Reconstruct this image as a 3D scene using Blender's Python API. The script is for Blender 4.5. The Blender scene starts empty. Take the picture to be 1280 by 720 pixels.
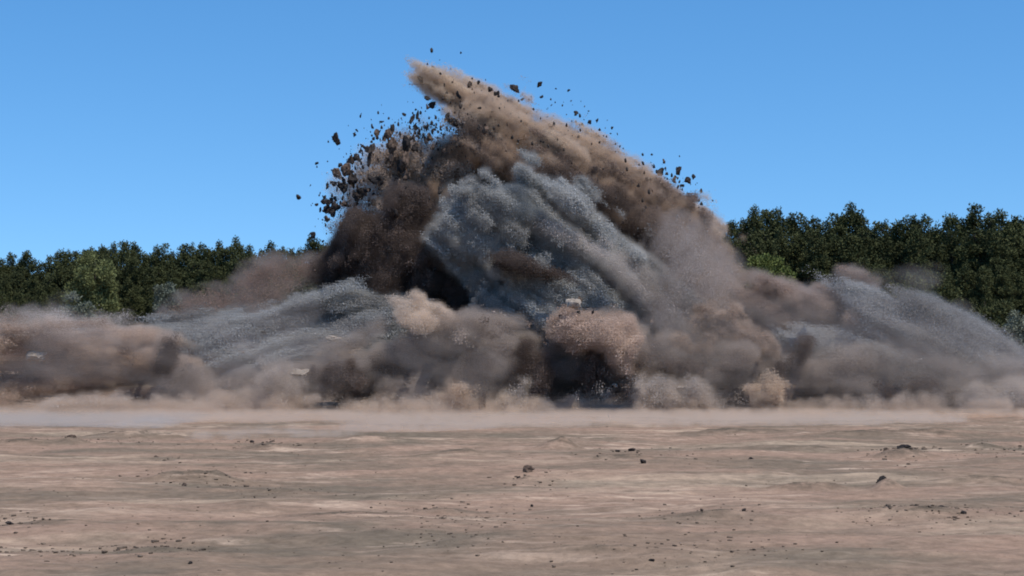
import bpy, math, random
import numpy as np
from mathutils import Vector, Euler

# ------------------------------------------------------------------ camera, sky, sun, exposure
scene = bpy.context.scene
COL = scene.collection
R = math.radians
FPX = 2041.0
CAM_H = 4.0
PITCH = math.atan((453.0 - 360.0) / FPX)

cd = bpy.data.cameras.new("camera")
cam = bpy.data.objects.new("camera", cd)
COL.objects.link(cam)
cam.location = (0, 0, CAM_H)
cam.rotation_euler = (math.pi / 2 + PITCH, 0, 0)
cd.sensor_width = 36.0
cd.lens = FPX / 1280.0 * 36.0
cd.clip_start = 0.5
cd.clip_end = 20000
scene.camera = cam

SUN_EL, SUN_AZ = 60.0, 135.0          # azimuth measured clockwise from +Y (behind the blast) towards +X
world = bpy.data.worlds.new("World")
scene.world = world
world.use_nodes = True
wn = world.node_tree
wn.nodes.clear()
wo = wn.nodes.new("ShaderNodeOutputWorld")
bg = wn.nodes.new("ShaderNodeBackground")
sk = wn.nodes.new("ShaderNodeTexSky")
sk.sky_type = 'NISHITA'
sk.sun_disc = False
sk.sun_elevation = R(SUN_EL)
sk.sun_rotation = R(SUN_AZ)
sk.altitude = 0
sk.air_density = 1.0
sk.dust_density = 0.2
sk.ozone_density = 4.0
bg.inputs[1].default_value = 0.15
hs = wn.nodes.new("ShaderNodeHueSaturation")
hs.inputs["Saturation"].default_value = 1.26
hs.inputs["Value"].default_value = 1.08
hs.inputs["Hue"].default_value = 0.498
wtc = wn.nodes.new("ShaderNodeTexCoord")
wva = wn.nodes.new("ShaderNodeVectorMath"); wva.operation = 'ADD'; wva.inputs[1].default_value = (0, 0, 0.12)
wvn = wn.nodes.new("ShaderNodeVectorMath"); wvn.operation = 'NORMALIZE'
wn.links.new(wtc.outputs["Generated"], wva.inputs[0])
wn.links.new(wva.outputs[0], wvn.inputs[0])
wn.links.new(wvn.outputs[0], sk.inputs["Vector"])
wn.links.new(sk.outputs[0], hs.inputs["Color"])
wn.links.new(hs.outputs[0], bg.inputs[0])
wn.links.new(bg.outputs[0], wo.inputs[0])

sl = bpy.data.lights.new("sun", 'SUN')
sl.energy = 4.4
sl.angle = R(0.6)
sl.color = (1.0, 0.95, 0.87)
sun = bpy.data.objects.new("sun", sl)
COL.objects.link(sun)
sd = Vector((math.sin(R(SUN_AZ)) * math.cos(R(SUN_EL)), math.cos(R(SUN_AZ)) * math.cos(R(SUN_EL)), math.sin(R(SUN_EL))))
sun.rotation_euler = sd.to_track_quat('Z', 'Y').to_euler()

scene.view_settings.view_transform = 'Standard'
scene.view_settings.look = 'None'
scene.view_settings.gamma = 1
scene.view_settings.use_curve_mapping = False
scene.view_settings.exposure = 0.12
scene.render.engine = 'CYCLES'
cy = scene.cycles
cy.max_bounces = 6
cy.diffuse_bounces = 3
cy.glossy_bounces = 1
cy.transmission_bounces = 2
cy.transparent_max_bounces = 8
cy.volume_bounces = 3
cy.volume_step_rate = 2.0
cy.volume_max_steps = 128
cy.use_adaptive_sampling = True
cy.adaptive_threshold = 0.015
cy.use_denoising = True
cy.pixel_filter_type = 'BLACKMAN_HARRIS'
cy.filter_width = 1.9

# ------------------------------------------------------------------ helpers
def at(px, py, Y):
    u = (px - 640.0) / FPX
    v = (360.0 - py) / FPX
    d = (u, math.cos(PITCH) - v * math.sin(PITCH), math.sin(PITCH) + v * math.cos(PITCH))
    k = Y / d[1]
    return Vector((d[0] * k, Y, CAM_H + d[2] * k))


def on_ground(px, py):
    v = (360.0 - py) / FPX
    dz = math.sin(PITCH) + v * math.cos(PITCH)
    dy = math.cos(PITCH) - v * math.sin(PITCH)
    Y = -CAM_H / dz * dy
    return at(px, py, Y)


def tag(o, label=None, cat=None, group=None, kind=None):
    if label: o["label"] = label
    if cat: o["category"] = cat
    if group: o["group"] = group
    if kind: o["kind"] = kind
    return o


def vnoise(p, seed):
    """smooth value noise, p (N,3) float32 -> 0..1"""
    L = 32
    rs = np.random.RandomState(seed)
    lat = rs.rand(L * L * L).astype(np.float32)
    i = np.floor(p)
    f = (p - i).astype(np.float32)
    i = i.astype(np.int32)
    f = f * f * (3 - 2 * f)
    x0 = i[:, 0] & 31; y0 = i[:, 1] & 31; z0 = i[:, 2] & 31
    x1 = (x0 + 1) & 31; y1 = (y0 + 1) & 31; z1 = (z0 + 1) & 31
    x0 = x0 << 10; x1 = x1 << 10; y0 = y0 << 5; y1 = y1 << 5
    fx, fy, fz = f[:, 0], f[:, 1], f[:, 2]
    def g(a, b, c): return lat[a + b + c]
    a00 = g(x0, y0, z0); a00 = a00 + (g(x1, y0, z0) - a00) * fx
    a10 = g(x0, y1, z0); a10 = a10 + (g(x1, y1, z0) - a10) * fx
    a01 = g(x0, y0, z1); a01 = a01 + (g(x1, y0, z1) - a01) * fx
    a11 = g(x0, y1, z1); a11 = a11 + (g(x1, y1, z1) - a11) * fx
    a0 = a00 + (a10 - a00) * fy
    a1 = a01 + (a11 - a01) * fy
    return a0 + (a1 - a0) * fz


def fbm(p, seed, octs=4, gain=0.5, billow=False):
    s = np.zeros(len(p), np.float32); a = 1.0; t = 0.0
    q = p.astype(np.float32)
    for k in range(octs):
        n = vnoise(q + 13.7 * k, seed + k)
        if billow:
            n = np.abs(2 * n - 1) * 1.6
        s += a * n; t += a
        a *= gain; q = q * 2.07
    return s / t


def surface_nets(f, origin, h):
    """f (nx,ny,nz) field, inside where f>0 -> verts, quads"""
    s = f > 0
    nx, ny, nz = f.shape
    c = np.zeros((nx - 1, ny - 1, nz - 1), np.int8)
    for dx in (0, 1):
        for dy in (0, 1):
            for dz in (0, 1):
                c += s[dx:nx - 1 + dx, dy:ny - 1 + dy, dz:nz - 1 + dz]
    act = (c > 0) & (c < 8)
    idx = -np.ones(act.shape, np.int64)
    cells = np.argwhere(act)
    if len(cells) == 0:
        return np.zeros((0, 3)), np.zeros((0, 4), int)
    idx[act] = np.arange(len(cells))
    acc = np.zeros((len(cells), 3)); cnt = np.zeros(len(cells))
    cor = [(a, b, c_) for a in (0, 1) for b in (0, 1) for c_ in (0, 1)]
    for A in cor:
        for ax in range(3):
            if A[ax] == 1: continue
            B = list(A); B[ax] = 1
            fa = f[cells[:, 0] + A[0], cells[:, 1] + A[1], cells[:, 2] + A[2]]
            fb = f[cells[:, 0] + B[0], cells[:, 1] + B[1], cells[:, 2] + B[2]]
            m = (fa > 0) != (fb > 0)
            t = np.where(m, fa / np.where(m, fa - fb, 1), 0)
            pt = np.tile(np.array(A, float), (len(cells), 1)); pt[:, ax] += t
            acc[m] += pt[m]; cnt[m] += 1
    v = cells + acc / cnt[:, None]
    quads = []
    for ax in range(3):
        sl0 = [slice(None)] * 3; sl1 = [slice(None)] * 3
        sl0[ax] = slice(0, -1); sl1[ax] = slice(1, None)
        e = s[tuple(sl0)] != s[tuple(sl1)]
        pos = np.argwhere(e)
        o1, o2 = [(1, 2), (2, 0), (0, 1)][ax]
        ok = (pos[:, o1] > 0) & (pos[:, o2] > 0) & (pos[:, o1] < f.shape[o1] - 1) & (pos[:, o2] < f.shape[o2] - 1)
        pos = pos[ok]
        ins = s[pos[:, 0], pos[:, 1], pos[:, 2]]
        def sh(a, b):
            q = pos.copy(); q[:, o1] -= a; q[:, o2] -= b
            return idx[q[:, 0], q[:, 1], q[:, 2]]
        q = np.stack([sh(1, 1), sh(0, 1), sh(0, 0), sh(1, 0)], 1)
        q[~ins] = q[~ins][:, ::-1]
        quads.append(q)
    return origin + v * h, np.concatenate(quads)


# ------------------------------------------------------------------ materials
def new_mat(name):
    m = bpy.data.materials.new(name)
    m.use_nodes = True
    nt = m.node_tree
    b = nt.nodes["Principled BSDF"]
    b.inputs["Roughness"].default_value = 1.0
    b.inputs["Specular IOR Level"].default_value = 0.05
    return m, nt, b


def N(nt, typ, **kw):
    n = nt.nodes.new(typ)
    for k, v in kw.items():
        setattr(n, k, v)
    return n


def grain_mat():
    m, nt, b = new_mat("thrown_soil")
    a = N(nt, "ShaderNodeAttribute", attribute_name="tint")
    nt.links.new(a.outputs["Color"], b.inputs["Base Color"])
    return m


def clod_mat(name, c1, c2, scale=2.0):
    m, nt, b = new_mat(name)
    tc = N(nt, "ShaderNodeTexCoord")
    n = N(nt, "ShaderNodeTexNoise"); n.inputs["Scale"].default_value = scale; n.inputs["Detail"].default_value = 5
    r = N(nt, "ShaderNodeValToRGB")
    r.color_ramp.elements[0].position = 0.35; r.color_ramp.elements[0].color = (*c1, 1)
    r.color_ramp.elements[1].position = 0.68; r.color_ramp.elements[1].color = (*c2, 1)
    bp = N(nt, "ShaderNodeBump"); bp.inputs["Strength"].default_value = 0.6; bp.inputs["Distance"].default_value = 0.05
    nt.links.new(tc.outputs["Object"], n.inputs["Vector"])
    nt.links.new(n.outputs["Fac"], r.inputs[0])
    nt.links.new(r.outputs[0], b.inputs["Base Color"])
    nt.links.new(n.outputs["Fac"], bp.inputs["Height"])
    nt.links.new(bp.outputs[0], b.inputs["Normal"])
    return m


M_GRAIN = grain_mat()
M_CLOD = clod_mat("dark_clay", (0.018, 0.017, 0.018), (0.055, 0.044, 0.038))
M_CLOD2 = clod_mat("brown_clay", (0.05, 0.036, 0.028), (0.15, 0.105, 0.08))
M_CRUMB = clod_mat("loose_crumbs", (0.05, 0.038, 0.03), (0.16, 0.12, 0.09))
M_PALE = clod_mat("pale_sandstone", (0.22, 0.18, 0.145), (0.40, 0.34, 0.285), 0.8)


def leaf_mat(name, c1, c2):
    m, nt, b = new_mat(name)
    b.inputs["Roughness"].default_value = 0.7
    g = N(nt, "ShaderNodeNewGeometry")
    oi = N(nt, "ShaderNodeObjectInfo")
    tc = N(nt, "ShaderNodeTexCoord")
    n = N(nt, "ShaderNodeTexNoise"); n.inputs["Scale"].default_value = 0.5; n.inputs["Detail"].default_value = 3
    nt.links.new(tc.outputs["Object"], n.inputs["Vector"])
    mx = N(nt, "ShaderNodeMath", operation='ADD')
    nt.links.new(g.outputs["Random Per Island"], mx.inputs[0])
    nt.links.new(n.outputs["Fac"], mx.inputs[1])
    m2 = N(nt, "ShaderNodeMath", operation='MULTIPLY_ADD')
    nt.links.new(oi.outputs["Random"], m2.inputs[0]); m2.inputs[1].default_value = 0.7
    nt.links.new(mx.outputs[0], m2.inputs[2])
    r = N(nt, "ShaderNodeValToRGB")
    r.color_ramp.elements[0].position = 0.0; r.color_ramp.elements[0].color = (*c1, 1)
    r.color_ramp.elements[1].position = 1.0; r.color_ramp.elements[1].color = (*c2, 1)
    m3 = N(nt, "ShaderNodeMath", operation='MULTIPLY_ADD'); m3.inputs[1].default_value = 0.6; m3.inputs[2].default_value = -0.2
    nt.links.new(m2.outputs[0], m3.inputs[0])
    nt.links.new(m3.outputs[0], r.inputs[0])
    nt.links.new(r.outputs[0], b.inputs["Base Color"])
    return m


M_PINE = leaf_mat("pine_needles", (0.030, 0.034, 0.016), (0.082, 0.088, 0.036))
M_OLIVE = leaf_mat("olive_leaves", (0.06, 0.075, 0.030), (0.15, 0.16, 0.065))
M_GREY = leaf_mat("dusty_leaves", (0.07, 0.085, 0.065), (0.19, 0.20, 0.15))
M_LIME = leaf_mat("fresh_leaves", (0.06, 0.08, 0.025), (0.13, 0.15, 0.045))
M_BARK = clod_mat("bark", (0.05, 0.04, 0.033), (0.13, 0.10, 0.08), 1.2)


# ------------------------------------------------------------------ ground
def ground_mat():
    m, nt, b = new_mat("bare_dirt")
    tc = N(nt, "ShaderNodeTexCoord")
    def noise(scale, sx, sy, detail=5, rough=0.55, dist=0.0):
        mp = N(nt, "ShaderNodeMapping"); mp.inputs["Scale"].default_value = (sx, sy, 1)
        nt.links.new(tc.outputs["Object"], mp.inputs[0])
        n = N(nt, "ShaderNodeTexNoise"); n.inputs["Scale"].default_value = scale
        n.inputs["Detail"].default_value = detail; n.inputs["Roughness"].default_value = rough
        n.inputs["Distortion"].default_value = dist
        nt.links.new(mp.outputs[0], n.inputs["Vector"])
        return n.outputs["Fac"]
    def ramp(src, a, c1, bb, c2):
        r = N(nt, "ShaderNodeValToRGB")
        r.color_ramp.elements[0].position = a; r.color_ramp.elements[0].color = (*c1, 1)
        r.color_ramp.elements[1].position = bb; r.color_ramp.elements[1].color = (*c2, 1)
        nt.links.new(src, r.inputs[0]); return r.outputs[0]
    def mix(fac, a, c, typ='MIX'):
        mx = N(nt, "ShaderNodeMix", data_type='RGBA', blend_type=typ)
        if isinstance(fac, float): mx.inputs[0].default_value = fac
        else: nt.links.new(fac, mx.inputs[0])
        nt.links.new(a, mx.inputs[6])
        if isinstance(c, tuple): mx.inputs[7].default_value = (*c, 1)
        else: nt.links.new(c, mx.inputs[7])
        return mx.outputs[2]
    base = ramp(noise(0.22, 0.5, 1.0, 9, 0.66, 0.6), 0.42, (0.150, 0.116, 0.084), 0.58, (0.212, 0.148, 0.105))
    pink = ramp(noise(0.10, 0.6, 1.6, 8, 0.65, 0.5), 0.46, (0, 0, 0), 0.58, (0.9, 0.9, 0.9))
    c = mix(pink, base, (0.275, 0.182, 0.130))
    brk = ramp(noise(0.07, 0.8, 1.3, 5, 0.6, 1.0), 0.44, (0, 0, 0), 0.60, (1, 1, 1))
    streak = ramp(noise(0.55, 0.20, 0.9, 9, 0.68, 1.6), 0.52, (0, 0, 0), 0.64, (0.9, 0.9, 0.9))
    streak = mix(1.0, streak, brk, 'MULTIPLY')
    c = mix(streak, c, (0.48, 0.352, 0.258))
    sand = ramp(noise(0.16, 0.35, 0.9, 8, 0.6, 0.8), 0.55, (0, 0, 0), 0.70, (0.8, 0.8, 0.8))
    c = mix(sand, c, (0.41, 0.305, 0.215))
    dark = ramp(noise(0.6, 0.45, 0.9, 9, 0.72, 0.8), 0.54, (0, 0, 0), 0.72, (0.75, 0.75, 0.75))
    c = mix(dark, c, (0.135, 0.104, 0.076))
    ha = N(nt, "ShaderNodeAttribute", attribute_name="heap")
    hm = N(nt, "ShaderNodeMath", operation='MULTIPLY', use_clamp=True)
    nt.links.new(ha.outputs["Fac"], hm.inputs[0]); nt.links.new(ramp(noise(1.6, 0.6, 1.2, 8, 0.75), 0.42, (0, 0, 0), 0.56, (1, 1, 1)), hm.inputs[1])
    c = mix(hm.outputs[0], c, (0.095, 0.075, 0.056))
    fine = ramp(noise(2.2, 0.8, 1.1, 9, 0.8), 0.30, (0.60, 0.60, 0.60), 0.70, (1.35, 1.35, 1.35))
    c = mix(1.0, c, fine, 'MULTIPLY')
    nt.links.new(c, b.inputs["Base Color"])
    bp = N(nt, "ShaderNodeBump"); bp.inputs["Strength"].default_value = 0.8; bp.inputs["Distance"].default_value = 0.06
    nt.links.new(noise(3.5, 1, 1, 8, 0.7), bp.inputs["Height"])
    nt.links.new(bp.outputs[0], b.inputs["Normal"])
    return m


MOUNDS = []  # (x, y, rx, ry, h)
for px, py, rx, ry, h in [(245, 600, 2.0, 0.7, 0.34), (335, 560, 1.5, 0.8, 0.22), (1110, 606, 0.55, 0.45, 0.22),
                          (700, 560, 1.1, 0.8, 0.40), (1130, 568, 1.5, 0.9, 0.30), (1010, 605, 1.4, 0.5, 0.16),
                          (90, 556, 1.0, 0.8, 0.18), (660, 597, 0.45, 0.4, 0.14), (1160, 545, 5, 1.2, 0.28), (1060, 546, 4, 1.0, 0.20),
                          (180, 545, 4, 1.0, 0.22), (1150, 645, 1.4, 0.6, 0.12), (190, 685, 0.9, 0.5, 0.09), (920, 541, 5, 1.0, 0.24),
                          (580, 570, 2.0, 0.8, 0.14), (60, 655, 1.6, 0.5, 0.10), (420, 640, 2.2, 0.5, 0.10), (880, 648, 1.6, 0.5, 0.10), (560, 636, 1.2, 0.4, 0.09), (330, 612, 1.6, 0.4, 0.12), (30, 556, 2.6, 0.7, 0.16), (460, 553, 3.0, 0.6, 0.14), (1240, 600, 2.0, 0.5, 0.12), (740, 690, 1.4, 0.4, 0.07), (1000, 560, 2.4, 0.6, 0.14), (790, 572, 2.2, 0.7, 0.14), (1230, 560, 1.0, 0.7, 0.2)]:
    g = on_ground(px, py)
    MOUNDS.append((g.x, g.y, rx, ry, h))


def ground_z(x, y):
    x = np.atleast_1d(np.asarray(x, np.float32)); y = np.atleast_1d(np.asarray(y, np.float32))
    z0 = np.zeros_like(x)
    p = np.stack([x * 0.12, y * 0.30, z0 + 3.3], 1)
    z = (fbm(p, 500, 5, 0.6) - 0.5) * 0.75
    p = np.stack([x * 0.9, y * 1.6, z0 + 9.1], 1)
    z += (fbm(p, 520, 3, 0.6) - 0.5) * 0.12
    near = np.clip((y - 20) / 10, 0, 1) * np.clip((190 - y) / 40, 0, 1)
    z *= near
    for mx, my, rx, ry, h in MOUNDS:
        d = np.sqrt(((x - mx) / rx) ** 2 + ((y - my) / ry) ** 2)
        k = np.clip(1.3 - d, 0, 1.3) / 1.3
        z = z + 1.4 * h * k * k * (3 - 2 * k) * (0.7 + 0.6 * fbm(np.stack([x * 1.7, y * 1.7, z0], 1), 540, 3))
    return z


def build_ground():
    ys = [-300, -60, 5]
    y = 18.0
    while y < 140:
        ys.append(y); y += max(0.09, 0.0030 * y)
    ys += [145, 155, 170, 200, 260, 400, 900, 2500, 9000]
    ys = np.array(ys, np.float32)
    xs = np.concatenate([[-9000, -2500, -900, -300, -120, -70], np.arange(-50, 50.01, 0.16), [70, 120, 300, 900, 2500, 9000]]).astype(np.float32)
    X, Y = np.meshgrid(xs, ys)
    Z = ground_z(X.ravel(), Y.ravel())
    v = np.stack([X.ravel(), Y.ravel(), Z], 1)
    nx, ny = len(xs), len(ys)
    i = (np.arange(ny - 1)[:, None] * nx + np.arange(nx - 1)[None, :]).ravel()
    q = np.stack([i, i + 1, i + 1 + nx, i + nx], 1)
    me = mesh_np("ground", v, q)
    me.polygons.foreach_set("use_smooth", np.ones(len(q), bool))
    hp = np.zeros(len(v), np.float32)
    for mx, my, rx, ry, h in MOUNDS:
        d = np.sqrt(((v[:, 0] - mx) / rx) ** 2 + ((v[:, 1] - my) / ry) ** 2)
        hp = np.maximum(hp, np.clip(1.25 - d, 0, 1))
    A = me.attributes.new("heap", 'FLOAT', 'POINT'); A.data.foreach_set("value", hp)
    me.materials.append(ground_mat())
    o = bpy.data.objects.new("ground", me)
    COL.objects.link(o)
    tag(o, kind="structure")


def mesh_np(name, v, q):
    me = bpy.data.meshes.new(name)
    v = np.asarray(v, np.float32); q = np.asarray(q, np.int32)
    me.vertices.add(len(v)); me.vertices.foreach_set("co", v.ravel())
    if len(q):
        k = q.shape[1]
        me.loops.add(q.size); me.loops.foreach_set("vertex_index", q.ravel())
        me.polygons.add(len(q))
        me.polygons.foreach_set("loop_start", np.arange(0, q.size, k, dtype=np.int32))
    me.update(calc_edges=True)
    return me


build_ground()

# ------------------------------------------------------------------ trees
def tree_trunk(h, r, seed, limbs):
    rs = random.Random(seed)
    V, Q = [], []
    def tube(pts, rad, n=6):
        b = len(V)
        for (p, rr) in zip(pts, rad):
            for k in range(n):
                a = 2 * math.pi * k / n
                V.append((p[0] + rr * math.cos(a), p[1] + rr * math.sin(a), p[2]))
        for s in range(len(pts) - 1):
            for k in range(n):
                Q.append((b + s * n + k, b + s * n + (k + 1) % n, b + (s + 1) * n + (k + 1) % n, b + (s + 1) * n + k))
    sway = [rs.uniform(-.25, .25), rs.uniform(-.25, .25)]
    pts = [(sway[0] * math.sin(t * 3), sway[1] * math.sin(t * 2.3), h * t) for t in [0, .03, .2, .4, .6, .8, .97]]
    tube(pts, [r * 1.5, r * 1.1, r * .95, r * .8, r * .6, r * .35, r * .06], 8)
    for (z, a, L, up) in limbs:
        tube([(0, 0, z), (math.cos(a) * L * .5, math.sin(a) * L * .5, z + up * .4), (math.cos(a) * L, math.sin(a) * L, z + up)],
             [r * .3, r * .2, r * .05], 4)
    return V, Q


def leaves(centres, seed, per, size, up=0.5):
    """centres: list of (x,y,z,rx,rz); leaf tufts as narrow triangles spread through clump volumes"""
    rs = np.random.RandomState(seed)
    out = []
    for (x, y, z, rx, rz) in centres:
        n = int(per * rx * rx)
        d = rs.normal(size=(n, 3)); d /= np.linalg.norm(d, axis=1)[:, None]
        rad = rs.rand(n, 1) ** 0.45
        out.append(np.concatenate([d * rad * (rx, rx, rz) + (x, y, z), d], 1))
    a = np.concatenate(out)
    p, d = a[:, :3], a[:, 3:]
    n = len(p)
    dirv = d * 0.8 + (0, 0, up) + rs.normal(size=(n, 3)) * 0.45
    dirv /= np.linalg.norm(dirv, axis=1)[:, None]
    side = np.cross(dirv, rs.normal(size=(n, 3))); side /= np.linalg.norm(side, axis=1)[:, None]
    s = size * (0.6 + 0.8 * rs.rand(n, 1))
    v = np.stack([p - side * s * 0.42, p + side * s * 0.42, p + dirv * s * 1.3 + side * s * 0.15, p + dirv * s * 1.0 - side * s * 0.25], 1)
    return v.reshape(-1, 3), np.arange(n * 4).reshape(-1, 4)


def make_tree(name, h, kind, seed, mat, per=400, size=0.15, wid=3.0, zr=3.0):
    rs = random.Random(seed)
    cl, limbs = [], []
    if kind == 'pine':
        W = h * rs.uniform(0.15, 0.20)
        z = h * 0.22
        while z < h * 0.97:
            t = (z / h - 0.22) / 0.75
            prof = (1 - t) ** 0.5 * (0.55 + 0.45 * min(1, t * 4))
            nb = max(2, int(6 * prof + 1))
            a0 = rs.random() * 6.28
            for k in range(nb):
                a = a0 + k * 6.283 / nb + rs.uniform(-.4, .4)
                L = W * prof * rs.uniform(0.55, 1.15)
                up = rs.uniform(0.2, 1.2)
                cl.append((math.cos(a) * L * .75, math.sin(a) * L * .75, z + up, rs.uniform(.55, 1.0) * (0.55 + .6 * prof), rs.uniform(.4, .8)))
                if L > 1.2:
                    cl.append((math.cos(a) * L * .4, math.sin(a) * L * .4, z + up * .5, 0.7, .5))
                limbs.append((z, a, L * .9, up))
            z += rs.uniform(0.55, 0.95)
        for k in range(9):
            q = rs.random() * 1.5
            a = rs.random() * 6.28
            cl.append((q * math.cos(a), q * math.sin(a), h - 0.5 - q * 1.1 + rs.uniform(-.3, .3), rs.uniform(.28, .42), rs.uniform(.8, 1.2)))
        cl.append((0, 0, h - 1.4, 0.8, 1.3))
    else:
        Wd = wid
        for k in range(60):
            d = Vector((rs.gauss(0, 1), rs.gauss(0, 1), rs.gauss(0, 1))).normalized() * (rs.random() ** 0.4)
            z = h - zr + d.z * zr
            if z < 0.4: z = 0.4
            cr = rs.uniform(.20, .36) * Wd
            cl.append((d.x * Wd * .85, d.y * Wd * .85, z - cr * .5, cr, cr * .75))
            if k % 3 == 0: limbs.append((h * .25, math.atan2(d.y, d.x), Wd * .6, h * 0.4))
    v, q = tree_trunk(h * 0.96, h * 0.012 + 0.05, seed, limbs)
    tm = mesh_np("trunk", v, q); tm.materials.append(M_BARK)
    v, q = leaves(cl, seed, per, size)
    cm = mesh_np("crown", v, q); cm.materials.append(mat)
    return tm, cm


def put_tree(name, meshes, loc, rot, sc, label, cat, group=None):
    e = bpy.data.objects.new(name, None)
    e.empty_display_size = 1
    COL.objects.link(e)
    e.location = loc; e.rotation_euler = (0, 0, rot); e.scale = sc
    tag(e, label, cat, group)
    for nm, me in zip(("trunk", "crown"), meshes):
        o = bpy.data.objects.new(nm, me); COL.objects.link(o); o.parent = e
    return e


rt = random.Random(11)
pines = [make_tree("pine_tree", 20.0, 'pine', 100 + k, M_PINE) for k in range(7)]
# skyline of the plantation: (px, py of the tops)
sky_l = [(-60, 322), (0, 325), (15, 322), (35, 320), (52, 328), (72, 315), (95, 318), (120, 308), (148, 304), (176, 308), (205, 312), (240, 308), (262, 312), (295, 304), (330, 312), (360, 308), (400, 302), (460, 304)]
sky_r = [(890, 288), (925, 271), (945, 267), (972, 265), (1000, 268), (1030, 273), (1052, 267), (1072, 261), (1095, 271), (1120, 275), (1150, 271), (1172, 278), (1200, 267), (1222, 265), (1245, 259), (1262, 273), (1300, 271), (1360, 265)]


def skyline(px, tab):
    return float(np.interp(px, [a for a, b in tab], [b for a, b in tab]))


def row(x0, x1, step, Y, tab, drop, label, group):
    px = x0
    while px < x1:
        y = Y + rt.uniform(-2.5, 2.5)
        top = skyline(px, tab) + drop + rt.choice([-4, -1, 1, 3, 6, 10])
        h = at(px, top, y).z
        base = at(px, 480, y)
        s = h / 20.0
        put_tree("pine_tree", rt.choice(pines), (base.x, y, -0.1), rt.uniform(0, 6.28), (s * rt.uniform(.95, 1.25),) * 2 + (s,), label, "tree", group)
        px += step * rt.uniform(0.7, 1.35)


row(-70, 470, 11.5, 262, sky_l, 0, "dark pine in the back row of the wood left of the blast", "back row pines left of the blast")
row(-70, 470, 16, 252, sky_l, 18, "dark pine in the middle row of the wood left of the blast", "middle row pines left of the blast")
row(-70, 470, 22, 242, sky_l, 42, "shorter dark pine at the near edge of the wood left of the blast", "near edge pines left of the blast")
row(500, 880, 34, 255, [(400, 302), (900, 290)], 0, "dark pine standing hidden behind the blast", "pines behind the blast")
row(900, 1370, 14, 225, sky_r, 0, "tall dark pine in the back row of the wood right of the blast", "back row pines right of the blast")
row(905, 1370, 20, 214, sky_r, 22, "tall dark pine in the middle row of the wood right of the blast", "middle row pines right of the blast")
row(1080, 1370, 26, 204, sky_r, 60, "dark pine at the near edge of the wood right of the blast", "near edge pines right of the blast")


def shrub(name, px, top, Y, wpx, kind, seed, mat, label, cat, size=0.28):
    h = at(px, top, Y).z
    wd = wpx * Y / FPX
    m = make_tree(name, h, kind, seed, mat, per=200, size=size * 0.7, wid=wd, zr=wd * 1.25)
    b = at(px, 480, Y)
    return put_tree(name, m, (b.x, Y, -0.1), 0.7 * seed, (1, 1, 1), label, cat)


shrub("broadleaf_tree", 117, 311, 233, 36, 'round', 41, M_OLIVE, "olive green rounded broadleaf tree in front of the left pines", "tree")
shrub("bush", 88, 362, 190, 27, 'round', 42, M_GREY, "grey green bush just below the olive broadleaf tree", "bush")
shrub("bush", 206, 348, 228, 20, 'round', 43, M_GREY, "small pale green bush among the left pines, right of the olive tree", "bush")
shrub("bush", 8, 385, 195, 24, 'round', 44, M_PINE, "dark bush at the left edge beside the tan dust", "bush")
shrub("bush", 955, 312, 196, 42, 'round', 45, M_LIME, "yellow green bush at the foot of the right pines beside the blast", "bush")
shrub("bush", 1155, 330, 192, 50, 'round', 46, M_PINE, "broad dark green bush above the grey cone of gravel on the right", "bush", 0.3)
shrub("bush", 1232, 366, 186, 44, 'round', 47, M_PINE, "low dark bush at the right edge of the wood above the dust slope", "bush", 0.26)
shrub("bush", 1278, 384, 176, 24, 'round', 48, M_GREY, "dusty grey green bush cut by the right edge of the picture", "bush", 0.22)

# ------------------------------------------------------------------ the blast: thrown soil built as grains around lumpy cores
def gn_group():
    ng = bpy.data.node_groups.new("grains", 'GeometryNodeTree')
    ng.interface.new_socket("Geometry", in_out='INPUT', socket_type='NodeSocketGeometry')
    ng.interface.new_socket("Geometry", in_out='OUTPUT', socket_type='NodeSocketGeometry')
    L = ng.links
    i = ng.nodes.new("NodeGroupInput"); o = ng.nodes.new("NodeGroupOutput")
    sel = ng.nodes.new("GeometryNodeInputNamedAttribute"); sel.data_type = 'FLOAT'; sel.inputs["Name"].default_value = "size"
    cmp = ng.nodes.new("FunctionNodeCompare"); cmp.data_type = 'FLOAT'; cmp.operation = 'GREATER_THAN'; cmp.inputs[1].default_value = 0.0001
    L.new(sel.outputs[0], cmp.inputs[0])
    sep = ng.nodes.new("GeometryNodeSeparateGeometry"); sep.domain = 'POINT'
    L.new(i.outputs[0], sep.inputs[0]); L.new(cmp.outputs[0], sep.inputs["Selection"])
    mp = ng.nodes.new("GeometryNodeMeshToPoints")
    L.new(sep.outputs["Selection"], mp.inputs["Mesh"]); L.new(sel.outputs[0], mp.inputs["Radius"])
    sm = ng.nodes.new("GeometryNodeSetMaterial"); sm.inputs["Material"].default_value = M_GRAIN
    L.new(mp.outputs[0], sm.inputs[0])
    j = ng.nodes.new("GeometryNodeJoinGeometry")
    L.new(sm.outputs[0], j.inputs[0]); L.new(sep.outputs["Inverted"], j.inputs[0])
    L.new(j.outputs[0], o.inputs[0])
    return ng


GN = gn_group()


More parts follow.
